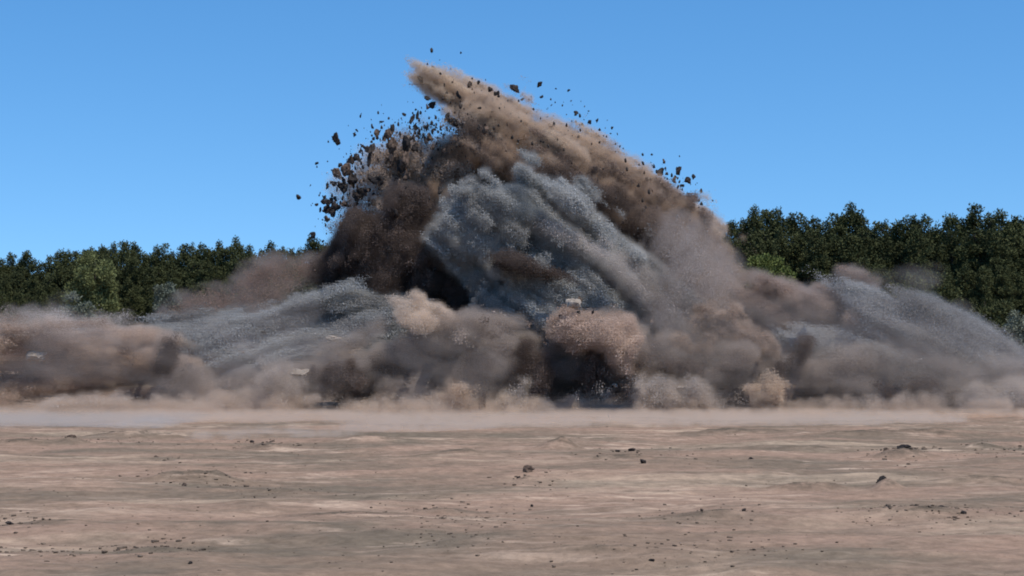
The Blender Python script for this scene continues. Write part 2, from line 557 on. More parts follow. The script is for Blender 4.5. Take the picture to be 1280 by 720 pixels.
def gn_volume():
    ng = bpy.data.node_groups.new("fine_dust", 'GeometryNodeTree')
    ng.interface.new_socket("Geometry", in_out='INPUT', socket_type='NodeSocketGeometry')
    ng.interface.new_socket("Geometry", in_out='OUTPUT', socket_type='NodeSocketGeometry')
    ng.interface.new_socket("Material", in_out='INPUT', socket_type='NodeSocketMaterial')
    L = ng.links
    i = ng.nodes.new("NodeGroupInput"); o = ng.nodes.new("NodeGroupOutput")
    ra = ng.nodes.new("GeometryNodeInputNamedAttribute"); ra.data_type = 'FLOAT'; ra.inputs["Name"].default_value = "size"
    mp = ng.nodes.new("GeometryNodeMeshToPoints")
    L.new(i.outputs[0], mp.inputs["Mesh"]); L.new(ra.outputs[0], mp.inputs["Radius"])
    pv = ng.nodes.new("GeometryNodePointsToVolume"); pv.resolution_mode = 'VOXEL_SIZE'
    pv.inputs["Voxel Size"].default_value = 0.25
    pv.inputs["Density"].default_value = 1.0
    L.new(mp.outputs[0], pv.inputs["Points"]); L.new(ra.outputs[0], pv.inputs["Radius"])
    sm = ng.nodes.new("GeometryNodeSetMaterial")
    L.new(pv.outputs[0], sm.inputs[0]); L.new(i.outputs[1], sm.inputs["Material"])
    L.new(sm.outputs[0], o.inputs[0])
    return ng


GV = gn_volume()


def vol_mat(name, color, dens, ang=0.0, stretch=2.5):
    m = bpy.data.materials.new(name); m.use_nodes = True
    nt = m.node_tree; nt.nodes.clear()
    o = N(nt, "ShaderNodeOutputMaterial")
    v = N(nt, "ShaderNodeVolumePrincipled")
    v.inputs["Color"].default_value = (*color, 1)
    v.inputs["Anisotropy"].default_value = 0.2
    tc = N(nt, "ShaderNodeTexCoord")
    n = N(nt, "ShaderNodeTexNoise"); n.inputs["Scale"].default_value = 0.7; n.inputs["Detail"].default_value = 5; n.inputs["Distortion"].default_value = 0.4
    rot = N(nt, "ShaderNodeMapping"); rot.inputs["Rotation"].default_value = (0, R(ang), 0)
    scl = N(nt, "ShaderNodeMapping"); scl.inputs["Scale"].default_value = (1.0 / stretch, 1, 1)
    nt.links.new(tc.outputs["Object"], rot.inputs[0]); nt.links.new(rot.outputs[0], scl.inputs[0])
    nt.links.new(scl.outputs[0], n.inputs["Vector"])
    mr = N(nt, "ShaderNodeMapRange"); mr.inputs[1].default_value = 0.38; mr.inputs[2].default_value = 0.66; mr.inputs[3].default_value = 0.08 * dens; mr.inputs[4].default_value = 1.9 * dens
    nt.links.new(n.outputs["Fac"], mr.inputs[0])
    at_ = N(nt, "ShaderNodeAttribute", attribute_name="density")
    mu = N(nt, "ShaderNodeMath", operation='MULTIPLY')
    nt.links.new(mr.outputs[0], mu.inputs[0]); nt.links.new(at_.outputs["Fac"], mu.inputs[1])
    v.inputs["Density Attribute"].default_value = ""
    nt.links.new(mu.outputs[0], v.inputs["Density"])
    nt.links.new(v.outputs[0], o.inputs["Volume"])
    return m


def fine_dust(parent, pts, size, color, dens, ang=0.0, stretch=2.5):
    me = mesh_np("fine_dust", pts, np.zeros((0, 4), int))
    A = me.attributes.new("size", 'FLOAT', 'POINT'); A.data.foreach_set("value", np.asarray(size, np.float32))
    mat = vol_mat("fine_dust", color, dens, ang, stretch)
    me.materials.append(mat)
    o = bpy.data.objects.new("fine_dust", me); COL.objects.link(o); o.parent = parent
    md = o.modifiers.new("fine_dust", 'NODES'); md.node_group = GV
    for it in GV.interface.items_tree:
        if it.name == "Material": md[it.identifier] = mat
    o["kind"] = "stuff"
    return o
VOX = 0.25
TOTAL = [0]


def plume(name, Y, blobs, label, cols, n, rad, soft=1.2, amp=1.6, scale=0.30, ang=0.0, stretch=1.0, depth=4.0,
          seed=1, octs=5, clump=0.0, clump_scale=1.6, opac=0.9, core=True, col_scale=0.25, floor=None, squash=0.75, cat="dust", spray=0.0, low=1.0, zmax=None, warp=1.0, off=0.55, vol=1.0, vcol=None, vgrow=0.0, vr=0.5, gr=0.45):
    """blobs: (px, py, rx, ry, angle, dY) in photo pixels at distance Y; cols: list of soil pigments mixed by noise"""
    n = int(n * gr * 1.25)
    k = Y / FPX
    B = []
    for b in blobs:
        px, py, rx, ry = b[:4]
        a = R(b[4]) if len(b) > 4 else 0.0
        dy = b[5] if len(b) > 5 else 0.0
        c = at(px, py, Y + dy)
        rd = b[6] if len(b) > 6 else min(max(min(rx, ry) * k * 1.3, depth * 0.35), depth * 0.7)
        B.append((c.x, Y + dy, c.z, rx * k, rd, ry * k, a))
    B = np.array(B, np.float32)
    pad = amp + soft + 2.2 + warp
    rm = np.maximum(B[:, 3], B[:, 5])
    lo = np.array([(B[:, 0] - rm).min() - pad, (B[:, 1] - B[:, 4]).min() - pad, max(-0.3, (B[:, 2] - rm).min() - pad)])
    hi = np.array([(B[:, 0] + rm).max() + pad, (B[:, 1] + B[:, 4]).max() + pad, (B[:, 2] + rm).max() + pad])
    dims = np.ceil((hi - lo) / VOX).astype(int) + 1
    gx = lo[0] + np.arange(dims[0]) * VOX; gy = lo[1] + np.arange(dims[1]) * VOX; gz = lo[2] + np.arange(dims[2]) * VOX
    X, Yy, Z = np.meshgrid(gx.astype(np.float32), gy.astype(np.float32), gz.astype(np.float32), indexing='ij')
    sh = X.shape
    WP = np.stack([X.ravel(), Yy.ravel(), Z.ravel()], 1)
    ca, sa = math.cos(R(ang)), math.sin(R(ang))
    WQ = np.stack([(WP[:, 0] * ca + WP[:, 2] * sa) / max(1.0, stretch), WP[:, 1], -WP[:, 0] * sa + WP[:, 2] * ca], 1) * 0.22
    wx = (fbm(WQ, seed + 300, 2) - 0.5) * 2 * warp
    wz = (fbm(WQ + 40, seed + 310, 2) - 0.5) * 2 * warp
    wy = (fbm(WQ + 80, seed + 320, 2) - 0.5) * 3 * warp
    X0, Y0_, Z0 = X, Yy, Z
    X = X + wx.reshape(sh); Yy = Yy + wy.reshape(sh); Z = Z + wz.reshape(sh) * np.clip(Z / 3, 0.1, 1)
    S = np.zeros(X.shape, np.float32)
    kk = 1.1
    for (cx, cyy, cz, rx, rdd, rz, a) in B:
        dx, dz = X - cx, Z - cz
        u = dx * math.cos(a) + dz * math.sin(a)
        w = -dx * math.sin(a) + dz * math.cos(a)
        q = np.sqrt((u / rx) ** 2 + ((Yy - cyy) / rdd) ** 2 + (w / rz) ** 2)
        d = np.clip((1 - q) * min(rx, rz, rdd), -12, 8)
        S += np.exp(kk * d)
    f = np.log(S + 1e-9) / kk - off
    m = f > -(amp + soft + 0.3)
    P = np.stack([X[m], Yy[m], Z[m]], 1)
    X, Yy, Z = X0, Y0_, Z0
    a = R(ang)
    U = P[:, 0] * math.cos(a) + P[:, 2] * math.sin(a)
    Wc = -P[:, 0] * math.sin(a) + P[:, 2] * math.cos(a)
    Q = np.stack([U / stretch, P[:, 1], Wc], 1) * scale
    nz = fbm(Q, seed * 17, octs, 0.55, billow=True)
    nz2 = fbm(Q * 0.5 + 5, seed * 17 + 9, 2)
    fm = f[m] + amp * ((nz - 0.5) * 1.6 + (nz2 - 0.5) * 1.2)
    F = np.full(X.shape, -5.0, np.float32)
    F[m] = fm
    F[:, :, -1] = -5; F[0] = -5; F[-1] = -5; F[:, 0] = -5; F[:, -1] = -5
    F[:, :, 0] = np.minimum(F[:, :, 0], -0.1) if lo[2] <= -0.25 else -5
    verts = np.zeros((0, 3)); quads = np.zeros((0, 4), int)
    if core:
        verts, quads = surface_nets(F - (soft * 0.9 + 0.15), lo, VOX)
    # grain density, thinned out inside where nothing of it shows
    rho = np.clip((F + soft * 0.25) / soft, 0, 1) ** 1.7
    if clump > 0:
        mm = rho > 0
        PP = np.stack([X[mm], Yy[mm], Z[mm]], 1)
        cn = fbm(PP * clump_scale, seed * 31 + 3, 3, 0.6)
        rho[mm] *= np.clip((cn - 0.5 + (1 - clump) * 0.5) * 5, 0.02, 1.6)
    step = VOX * opac
    tf = np.cumsum(rho, 1) * step
    tt = np.cumsum(rho[:, :, ::-1], 2)[:, :, ::-1] * step
    w = rho * np.exp(-0.8 * np.minimum(tf, tt * 1.3 + 1))
    w[:, :, gz < 0.02] = 0
    if zmax is not None: w[:, :, gz > zmax] = 0
    if spray > 0:
        far = (F > -(amp + soft)) & (F < 0)
        w = w + far * spray * np.exp(F * 1.2) * (vn_grid(X, Yy, Z, seed) > 0.62)
        w[:, :, gz < 0.02] = 0
    wr = w.ravel()
    nzi = np.nonzero(wr > 1e-3)[0]
    rs = np.random.RandomState(seed)
    cum = np.cumsum(wr[nzi]); 
    pick = nzi[np.searchsorted(cum, rs.rand(n) * cum[-1])]
    ix, iy, iz = np.unravel_index(pick, X.shape)
    pts = np.stack([gx[ix], gy[iy], gz[iz]], 1) + (rs.rand(n, 3) - 0.5) * VOX * 1.15
    rads = rad * 0.75 * (0.6 + 0.8 * rs.rand(n) ** 2)
    big = rs.rand(n) < 0.004
    rads[big] *= rs.uniform(1.5, 2.6, big.sum())
    allp = np.concatenate([verts, pts]).astype(np.float32)
    size = np.concatenate([np.zeros(len(verts)), rads]).astype(np.float32)
    # pigment: mix of the soils, broad patches plus grain to grain scatter
    U = allp[:, 0] * math.cos(a) + allp[:, 2] * math.sin(a)
    Wc = -allp[:, 0] * math.sin(a) + allp[:, 2] * math.cos(a)
    Q = np.stack([U / max(stretch, 1.5), allp[:, 1], Wc], 1).astype(np.float32) * col_scale
    t = fbm(Q, seed * 7 + 77, 4, 0.6)
    t = np.clip((t - 0.30) / 0.40, 0, 0.9999) * (len(cols) - 1)
    t = np.clip(t + rs.normal(size=len(t)) * 0.05, 0, len(cols) - 1.001)
    ci = t.astype(int); ft = (t - ci)[:, None]
    C = np.array(cols, np.float32)
    c = C[ci] * (1 - ft) + C[ci + 1] * ft
    c *= (1 + rs.normal(size=(len(t), 1)) * 0.09).clip(0.5, 1.6)
    me = mesh_np(name, allp, quads)
    A = me.attributes.new("tint", 'FLOAT_COLOR', 'POINT')
    A.data.foreach_set("color", np.concatenate([c, np.ones((len(c), 1))], 1).astype(np.float32).ravel())
    A = me.attributes.new("size", 'FLOAT', 'POINT')
    A.data.foreach_set("value", size)
    me.materials.append(M_GRAIN)
    o = bpy.data.objects.new(name, me)
    COL.objects.link(o)
    md = o.modifiers.new("grains", 'NODES'); md.node_group = GN
    tag(o, label, cat, None, "stuff")
    if vol > 0:
        FF = F.copy(); FF[:, :, gz < 0.3] = -5
        if zmax is not None: FF[:, :, gz > zmax] = -5
        FF[(F > 3.2 + soft)] = -5          # nothing shows from deeper inside
        c = np.nonzero(FF.ravel() > -vgrow + 0.2)[0]
        k = min(len(c), 110000)
        c = c[rs.permutation(len(c))[:k]]
        ix, iy, iz = np.unravel_index(c, F.shape)
        vp = np.stack([gx[ix], gy[iy], gz[iz]], 1) + (rs.rand(k, 3) - 0.5) * VOX
        vc = vcol or tuple(min(0.93, (x * 1.9) ** 0.8) * g for x, g in zip(np.mean(np.array(cols), 0), (1.0, 0.98, 0.93)))
        fine_dust(o, vp, vr * (0.6 + 0.8 * rs.rand(k)), vc, vol, -ang, max(1.5, stretch))
    TOTAL[0] += n
    print("plume", name, dims, len(verts), n)
    return o


def vn_grid(X, Y, Z, seed):
    P = np.stack([X.ravel(), Y.ravel(), Z.ravel()], 1) * 1.3
    return vnoise(P, seed + 200).reshape(X.shape)


TAN = [(0.30, 0.20, 0.14), (0.50, 0.37, 0.26), (0.66, 0.52, 0.39)]
BROWN = [(0.09, 0.06, 0.045), (0.26, 0.18, 0.13), (0.42, 0.31, 0.23)]
DARK = [(0.055, 0.040, 0.033), (0.10, 0.072, 0.058), (0.17, 0.12, 0.095)]
GREY = [(0.14, 0.15, 0.155), (0.33, 0.345, 0.355), (0.50, 0.51, 0.51)]
MIXED = [(0.27, 0.22, 0.19), (0.42, 0.36, 0.32), (0.55, 0.48, 0.44)]
PALE = [(0.42, 0.33, 0.27), (0.48, 0.39, 0.32), (0.54, 0.45, 0.38)]

CURL = [(0.17, 0.15, 0.13), (0.25, 0.242, 0.228), (0.33, 0.325, 0.31), (0.39, 0.382, 0.365)]
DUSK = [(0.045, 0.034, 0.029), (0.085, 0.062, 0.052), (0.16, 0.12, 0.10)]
plume("tan_dust_tip", 150, [(532, 96, 8, 6, -35), (545, 104, 12, 6.5, -35), (562, 114, 16, 7, -30), (584, 126, 22, 9, -30), (612, 140, 30, 13, -30)],
      "narrow tan tip of the dust streak pointing up to the left", TAN, 90000, 0.028, soft=0.7, amp=.7, scale=0.8, ang=-31, stretch=4.0, seed=2, warp=.2, off=.1, col_scale=.6, vr=.33, vol=.9, depth=1.5, vcol=(0.78, 0.64, 0.50))
plume("tan_dust_ridge", 149.5, [(618, 146, 30, 18, -30), (648, 168, 40, 24, -28), (692, 194, 44, 25, -30), (738, 220, 44, 25, -30), 
      (782, 246, 42, 26, -32), (822, 272, 38, 28, -35), (856, 296, 32, 34, -50)],
      "tan dust fanning down the upper right edge of the blast", TAN, 420000, 0.030, soft=1.4, amp=2.6, scale=0.75, ang=-31, stretch=5.5, seed=3, opac=1.2, warp=.8, off=0.75, col_scale=.6, vol=1.1, vcol=(0.74, 0.60, 0.48), gr=0.8)
plume("brown_dust_flank", 148.3, [(655, 196, 44, 22, -25), (715, 226, 48, 22, -32), (775, 258, 46, 24, -36), (825, 296, 40, 26, -45), (610, 176, 26, 14, -20)],
      "brown streaky soil sliding just beneath the tan dust of the right edge", BROWN, 500000, 0.032, soft=1.2, amp=2.8, scale=0.7, ang=-34, stretch=5.0, seed=51, warp=1.0, off=.5, col_scale=0.9, vol=1.0, vcol=(0.62, 0.48, 0.38), gr=.8)
plume("brown_lumps", 146.2, [(662, 176, 12, 9), (700, 206, 16, 10, -30), (748, 222, 13, 10), (776, 246, 20, 11, -40), (806, 250, 10, 8), (836, 272, 14, 12), (852, 262, 9, 8), (640, 202, 20, 9, -10), (868, 288, 12, 14)],
      "dark brown lumps of earth breaking through the tan dust on the right slope", [(0.08, 0.055, 0.042), (0.15, 0.105, 0.08), (0.28, 0.20, 0.155)], 160000, 0.034, soft=.8, amp=1.3, scale=.8, ang=-34, stretch=2.2, seed=53, core=False, vol=.8, vcol=(0.34, 0.26, 0.21), warp=.8, off=.3, vr=.42, gr=.9, depth=3)
plume("brown_soil_curtain", 147, [(630, 210, 50, 30, -20), (560, 240, 62, 44, 10), (530, 285, 34, 46), (640, 240, 80, 50, -10), (720, 250, 80, 45, -30), (790, 290, 80, 50, -35), (840, 330, 60, 55), (860, 380, 60, 50), (700, 320, 90, 60), (612, 300, 56, 44)],
      "brown soil curtain below the tan ridge in the upper middle of the blast", BROWN, 900000, 0.032, soft=1.0, amp=2.0, scale=0.36, ang=-38, stretch=3.0, seed=4, opac=1.0, col_scale=.32)
plume("dark_soil_core", 139.5, [(540, 330, 66, 66), (480, 320, 60, 44), (420, 338, 44, 26, 10), (590, 370, 40, 46), (505, 268, 32, 48), (450, 305, 40, 32), (560, 395, 60, 35)],
      "darkest brown soil mass left of the big grey gravel curl", DUSK, 620000, 0.038, soft=0.9, amp=1.6, scale=0.42, ang=65, stretch=1.8, seed=5, vol=0.65, vcol=(0.17, 0.13, 0.11))
plume("grey_gravel_curl", 138, [(612, 268, 44, 24, 30), (670, 262, 50, 26, -20), (590, 300, 28, 22, 0, -1), (680, 312, 70, 30, -15), (750, 322, 60, 32, -38), (800, 362, 46, 30, -42), (720, 365, 80, 36, -30),
      (650, 365, 50, 40, -10), (612, 345, 32, 24, -40, -1), (640, 400, 44, 36, -30, -1.5), (700, 436, 56, 22, -20, -2), (700, 410, 80, 38, -25), (810, 405, 46, 32, -35)],
      "big curling mass of grey gravel in the centre of the blast", CURL, 900000, 0.038, soft=0.9, amp=2.3, scale=0.42, ang=-36, stretch=2.6, seed=66, opac=1.1, col_scale=.34, vol=0.34, gr=1.1, vcol=(0.66, 0.625, 0.575), warp=0.8)
plume("pale_dust_strand", 135.4, [(690, 288, 30, 7, -25), (735, 312, 44, 9, -35), (780, 348, 34, 9, -45), (815, 385, 24, 10, -50)],
      "thin pale band of dust sliding down the right flank of the grey curl", MIXED, 100000, 0.030, soft=.8, amp=.9, scale=.5, ang=-38, stretch=4, seed=31, warp=.6, off=.2, opac=.6, vcol=(0.60, 0.55, 0.50), vol=0.4)
plume("dark_soil_streak", 135.0, [(654, 334, 12, 2, -10), (680, 346, 15, 3, -30)],
      "dark brown streak crossing the middle of the grey curl", DUSK, 60000, 0.032, soft=0.5, amp=0.5, scale=.5, ang=-25, stretch=3, seed=32, warp=0.3, off=.2, vol=0.5, vr=0.35, vcol=(0.36, 0.29, 0.25), core=False, gr=0.35)
plume("painted_hollow_shade", 135.5, [(606, 264, 26, 11, 25), (640, 268, 20, 8, -15)],
      "dark gritty blobs painting the shade of the hollow near the top of the grey curl", [(0.09, 0.10, 0.11), (0.15, 0.16, 0.17), (0.22, 0.23, 0.24)], 60000, 0.034, soft=.9, amp=1.0, scale=.5, ang=0, stretch=2, seed=33, warp=.5, off=.2, vol=0.52)  # solid blobs, coloured dark as the shade inside the curl's hollow
plume("painted_ridge_shade", 144.2, [(716, 240, 32, 16, -25), (752, 264, 34, 14, -32), (592, 178, 22, 16, 0), (660, 222, 30, 8, -15), (800, 292, 26, 9, -35)],
      "dark brown blobs painting the shaded hole right under the tan ridge", DUSK, 110000, 0.032, soft=.9, amp=1.6, scale=.5, ang=-30, stretch=2, seed=34, vol=0.65, off=.3, vcol=(0.22, 0.165, 0.135), vr=0.4)  # dark colour stands in for the shade beneath the ridge
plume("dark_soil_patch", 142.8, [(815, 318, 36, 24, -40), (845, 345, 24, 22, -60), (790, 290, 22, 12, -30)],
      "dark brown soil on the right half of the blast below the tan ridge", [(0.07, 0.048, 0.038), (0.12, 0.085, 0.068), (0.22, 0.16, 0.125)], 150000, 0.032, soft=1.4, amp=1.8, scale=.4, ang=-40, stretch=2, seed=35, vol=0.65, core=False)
plume("grey_gravel_fan", 136.5, [(455, 380, 50, 26), (390, 388, 64, 22, 12), (310, 410, 76, 18, 8), (230, 420, 52, 16), (420, 430, 90, 34), (500, 408, 44, 32), (180, 425, 40, 16), (300, 445, 90, 28)],
      "low grey gravel fan left of the centre below the pines", [(0.20, 0.185, 0.17), (0.32, 0.32, 0.315), (0.43, 0.43, 0.42)], 800000, 0.036, soft=1.3, amp=1.7, scale=0.42, ang=14, stretch=5.0, seed=7, col_scale=.34, vol=0.36, gr=1.0, vcol=(0.60, 0.585, 0.55))
plume("rust_soil_cloud", 140, [(310, 378, 40, 18, 25), (345, 356, 34, 16, 30), (390, 345, 36, 20), (280, 395, 40, 16)],
      "rust brown soil cloud rising behind the low grey gravel fan", [(0.14, 0.085, 0.065), (0.26, 0.17, 0.13), (0.36, 0.26, 0.21)], 150000, 0.030, soft=3.0, amp=1.4, scale=0.4, ang=25, stretch=2, seed=8, opac=.6, vol=0.16, gr=0.15, vr=0.9, vcol=(0.50, 0.41, 0.36))
plume("tan_dust_bank", 134, [(70, 424, 44, 8, -8), (50, 446, 26, 12), (100, 448, 56, 16), (60, 478, 80, 22), (145, 458, 54, 28), (160, 488, 110, 22), (212, 480, 38, 22)],
      "tan brown dust bank at the left end of the blast", [(0.17, 0.12, 0.093), (0.42, 0.30, 0.23), (0.64, 0.49, 0.37)], 700000, 0.030, soft=1.6, amp=2.2, scale=0.4, ang=3, stretch=6.0, seed=9, off=0.5, warp=1.3, vcol=(0.78, 0.63, 0.51), vol=0.7)
plume("thin_left_dust", 139, [(55, 398, 36, 12), (95, 408, 30, 10), (130, 418, 50, 9), (20, 408, 18, 12)],
      "thin grey dust veil above the left dust bank in front of the bushes", MIXED, 34000, 0.030, soft=2.2, amp=1.4, scale=0.4, seed=10, core=False, vol=0.09)
plume("brown_front_wall", 132, [(240, 485, 50, 26), (300, 482, 60, 26), (380, 475, 50, 34), (440, 478, 54, 28), (520, 470, 50, 34), (570, 478, 40, 34), (590, 438, 24, 22), (620, 471, 40, 42), (675, 476, 48, 37), (740, 465, 50, 50), (800, 465, 50, 46),
      (860, 470, 44, 42), (920, 470, 50, 42), (985, 475, 46, 36)],
      "long dark brown wall of soil along the front foot of the blast", [(0.08, 0.06, 0.05), (0.26, 0.20, 0.17), (0.48, 0.39, 0.33)], 1200000, 0.030, soft=2.0, amp=2.3, scale=0.4, ang=20, stretch=3.5, seed=11, col_scale=0.4, warp=1.4, vol=0.62, vr=0.65, vcol=(0.58, 0.50, 0.44))
plume("painted_crevice_shade", 128.4, [(745, 448, 22, 32, 10), (875, 458, 24, 18), (600, 458, 26, 42), (432, 468, 38, 18, -10), (206, 442, 14, 22, -20), (668, 476, 26, 26), (985, 455, 16, 24, -40), (1150, 488, 44, 14, -10), (800, 470, 14, 18)],
      "very dark blobs painting the shade of crevices in the front wall of the blast", DUSK, 260000, 0.030, soft=1.8, amp=1.5, scale=.5, ang=80, stretch=1.6, seed=36, vol=0.78, vcol=(0.16, 0.12, 0.10))  # near-black colour paints the shade of crevices in the front wall
plume("pale_front_puff", 128.8, [(362, 485, 22, 16), (350, 470, 14, 12), (650, 490, 16, 16), (850, 492, 30, 8, -10), (820, 488, 16, 9), (505, 495, 20, 10), (1090, 500, 40, 7), (1250, 500, 34, 8)],
      "small pale dust puffs low in front of the dark front wall", [(0.26, 0.21, 0.18), (0.40, 0.34, 0.30), (0.50, 0.44, 0.39)], 160000, 0.028, soft=1.5, amp=1.3, scale=.5, ang=40, stretch=1.6, seed=37, vol=0.364, off=.3)
plume("tan_soil_burst", 129.3, [(735, 402, 20, 7, -20), (742, 412, 26, 9), (722, 430, 10, 18), (762, 424, 14, 12, -40), (778, 462, 10, 24)],
      "pinkish tan burst of soil in front of the grey gravel curl", [(0.26, 0.18, 0.14), (0.50, 0.36, 0.28), (0.70, 0.54, 0.43)], 260000, 0.032, soft=1.3, amp=1.0, scale=0.55, ang=30, stretch=1.3, seed=12, vol=0.6, vr=0.5, warp=.7, vcol=(0.64, 0.51, 0.42), off=0.5, gr=0.3)
plume("smoky_veil", 127, [(480, 450, 50, 34), (380, 440, 60, 26, 10), (300, 470, 60, 30), (560, 460, 50, 34), (120, 440, 80, 36), (220, 470, 60, 30), (840, 430, 60, 40), (930, 440, 60, 40), (1040, 430, 70, 36), (1140, 440, 70, 40, -20), (1230, 470, 60, 26, -30)],
      "thin smoky veil of fine dust drifting before the lower blast", MIXED, 3000, 0.02, soft=3.0, amp=3.0, scale=0.3, ang=20, stretch=5.0, seed=50, core=False, vol=0.05, vr=.9, off=.4, gr=.3, vcol=(0.62, 0.54, 0.48))
plume("tan_puff", 130.6, [(528, 398, 28, 8, -28), (560, 414, 22, 8, -38)],
      "small bright tan dust puff above the dark front wall, left of centre", PALE, 110000, 0.030, soft=0.8, amp=0.8, scale=0.4, ang=-30, stretch=2.0, seed=13, off=.2)
plume("orange_dust_puff", 128.6, [(572, 484, 6, 9), (560, 496, 14, 4), (962, 500, 9, 11), (955, 484, 9, 4)],
      "small orange tan dust puffs at the foot of the front wall", [(0.36, 0.24, 0.16), (0.52, 0.38, 0.27), (0.6, 0.47, 0.36)], 60000, 0.028, soft=.8, amp=.7, scale=.5, seed=38, off=.1, warp=.4, vol=0.52, vcol=(0.78, 0.62, 0.49))
plume("brown_right_cloud", 137.5, [(880, 350, 56, 66, 30), (925, 392, 66, 44, -30), (855, 300, 30, 30, -40), (930, 335, 26, 40, 20), (850, 410, 60, 30, -30), (896, 285, 16, 34, 10)],
      "soft grey brown dust cloud between the tan ridge and the right mound", MIXED, 260000, 0.028, soft=4.0, amp=2.0, scale=0.24, ang=-55, stretch=2.4, seed=14, opac=.4, vol=0.13, warp=1.8, gr=0.06, vr=0.9, vcol=(0.55, 0.47, 0.42), core=False)
plume("tan_right_burst", 131.6, [(880, 400, 34, 14, -15), (905, 420, 30, 20, -30), (940, 425, 24, 18), (860, 430, 40, 16)],
      "tan brown soil burst right of centre in front of the soft dust cloud", [(0.13, 0.09, 0.07), (0.33, 0.24, 0.185), (0.54, 0.42, 0.34)], 240000, 0.030, soft=1.0, amp=1.5, scale=0.5, ang=-35, stretch=2.2, seed=15, warp=1.4)
plume("right_soil_mound", 136.5, [(985, 368, 38, 16, -20), (1050, 366, 40, 18, -25), (1015, 388, 58, 18, -10), (970, 392, 40, 20), (1080, 390, 34, 16, -35)],
      "tan topped soil mound in the air in front of the right pines", [(0.12, 0.08, 0.066), (0.32, 0.23, 0.185), (0.50, 0.37, 0.30)], 380000, 0.032, soft=0.9, amp=1.6, scale=0.45, ang=-30, stretch=3.0, seed=16, vol=0.78, vr=.6, vcol=(0.55, 0.44, 0.37))
plume("grey_gravel_slope", 135, [(1090, 376, 24, 10, -20), (1105, 402, 50, 30, -25), (1155, 428, 56, 34, -28), (1210, 448, 42, 34, -35), (1040, 432, 66, 28), (1248, 474, 30, 30, -40), (1110, 455, 110, 32), (1200, 475, 70, 30), (1285, 495, 20, 16)],
      "grey gravel slope falling to the right edge of the picture", [(0.20, 0.18, 0.165), (0.32, 0.31, 0.30), (0.42, 0.41, 0.40)], 900000, 0.032, soft=2.4, amp=1.7, scale=0.36, ang=-30, stretch=5.0, seed=17, col_scale=.34, vol=0.24, gr=0.6, vcol=(0.58, 0.57, 0.55))
plume("right_front_soil", 132.5, [(1060, 480, 50, 26), (1130, 484, 60, 24), (1200, 474, 40, 28), (1260, 484, 46, 26), (1330, 492, 50, 20)],
      "low brown soil bank along the foot of the blast at the right end", [(0.11, 0.085, 0.073), (0.30, 0.24, 0.205), (0.50, 0.41, 0.35)], 420000, 0.030, soft=2.0, amp=1.8, scale=0.36, ang=-15, stretch=3.5, seed=18, warp=1.8, vol=0.55, vr=0.7, vcol=(0.58, 0.51, 0.455))
plume("clod_cloud_haze", 150, [(455, 260, 34, 52, 20), (500, 200, 46, 34, 30), (550, 190, 30, 24), (470, 230, 30, 40)],
      "pale fine spray hanging among the flying clods at the upper left", [(0.42, 0.40, 0.40), (0.5, 0.49, 0.5), (0.30, 0.25, 0.22)], 60000, 0.030, soft=2.0, amp=1.3, scale=0.5, seed=19, core=False, clump=0.5, vol=0.075)
plume("brown_spray", 148.5, [(508, 212, 36, 28, 30), (528, 242, 44, 40), (615, 184, 36, 22), (475, 285, 26, 34), (560, 218, 40, 20), (600, 220, 60, 22)],
      "brown gritty spray among the clods at the upper left shoulder of the blast", [(0.20, 0.145, 0.11), (0.36, 0.27, 0.21), (0.48, 0.38, 0.31)], 160000, 0.045, soft=2.4, amp=2.4, scale=0.5, seed=20, core=False, clump=0.5, clump_scale=1.2, vol=0.1, vr=.6, warp=1.6)


plume("tan_foot_dust", 127.5, [(18, 512, 30, 4), (140, 505, 26, 8), (228, 512, 34, 4), (300, 511, 30, 5), (345, 500, 16, 7), (480, 512, 30, 4), (538, 505, 14, 6), (640, 510, 30, 5), (705, 512, 26, 4), (812, 503, 18, 7), (852, 498, 26, 6, -8), (960, 503, 15, 11), (1080, 508, 34, 5),
                               (1150, 510, 26, 4), (1250, 505, 26, 7)],
      "uneven tan dust puffs rolling out at the foot of the blast", PALE, 60000, 0.026, soft=.8, amp=.6, scale=0.8, ang=5, stretch=2.0, seed=52, gr=.5, vol=.7, vcol=(0.84, 0.70, 0.58), warp=.4, off=.45, vr=.42, depth=3)


def ground_dust(n, x0, x1, y0, span, color, dens, label, seed):
    rs = np.random.RandomState(seed)
    x = rs.uniform(x0, x1, n); y = y0 - span * rs.rand(n) ** 1.35
    edge = fbm(np.stack([x * 0.06, y * 0.05, y * 0], 1), 700, 3)
    k = (y > y0 - 68 * span / 48 + 66 * span / 48 * edge) 
    x, y = x[k], y[k]
    t = (y - 92) / 42
    z = 0.02 + rs.rand(len(x)) ** 1.6 * (0.05 + 0.7 * np.clip(t, 0, 1) ** 3 * 1.5 * (-0.1 + fbm(np.stack([x * 0.1, y * 0.1, y * 0], 1), 710, 3)))
    e = bpy.data.objects.new("ground_dust", mesh_np("ground_dust", np.stack([x, y, z], 1), np.zeros((0, 4), int)))
    COL.objects.link(e)
    A = e.data.attributes.new("size", 'FLOAT', 'POINT'); A.data.foreach_set("value", (0.30 + 0.2 * rs.rand(len(x))).astype(np.float32))
    mat = vol_mat("ground_dust", color, dens)
    e.data.materials.append(mat)
    md = e.modifiers.new("fine_dust", 'NODES'); md.node_group = GV
    for it in GV.interface.items_tree:
        if it.name == "Material": md[it.identifier] = mat
    tag(e, label, "dust", None, "stuff")


ground_dust(42000, -62, 62, 134, 48, (0.86, 0.70, 0.56), 0.45, "low pale pinkish dust creeping over the ground before the blast", 77)
ground_dust(7000, -36, -21.5, 116, 26, (0.74, 0.67, 0.60), 0.3, "thin blue grey strip of dust low on the ground at the far left", 78)
print("TOTAL grains", TOTAL)

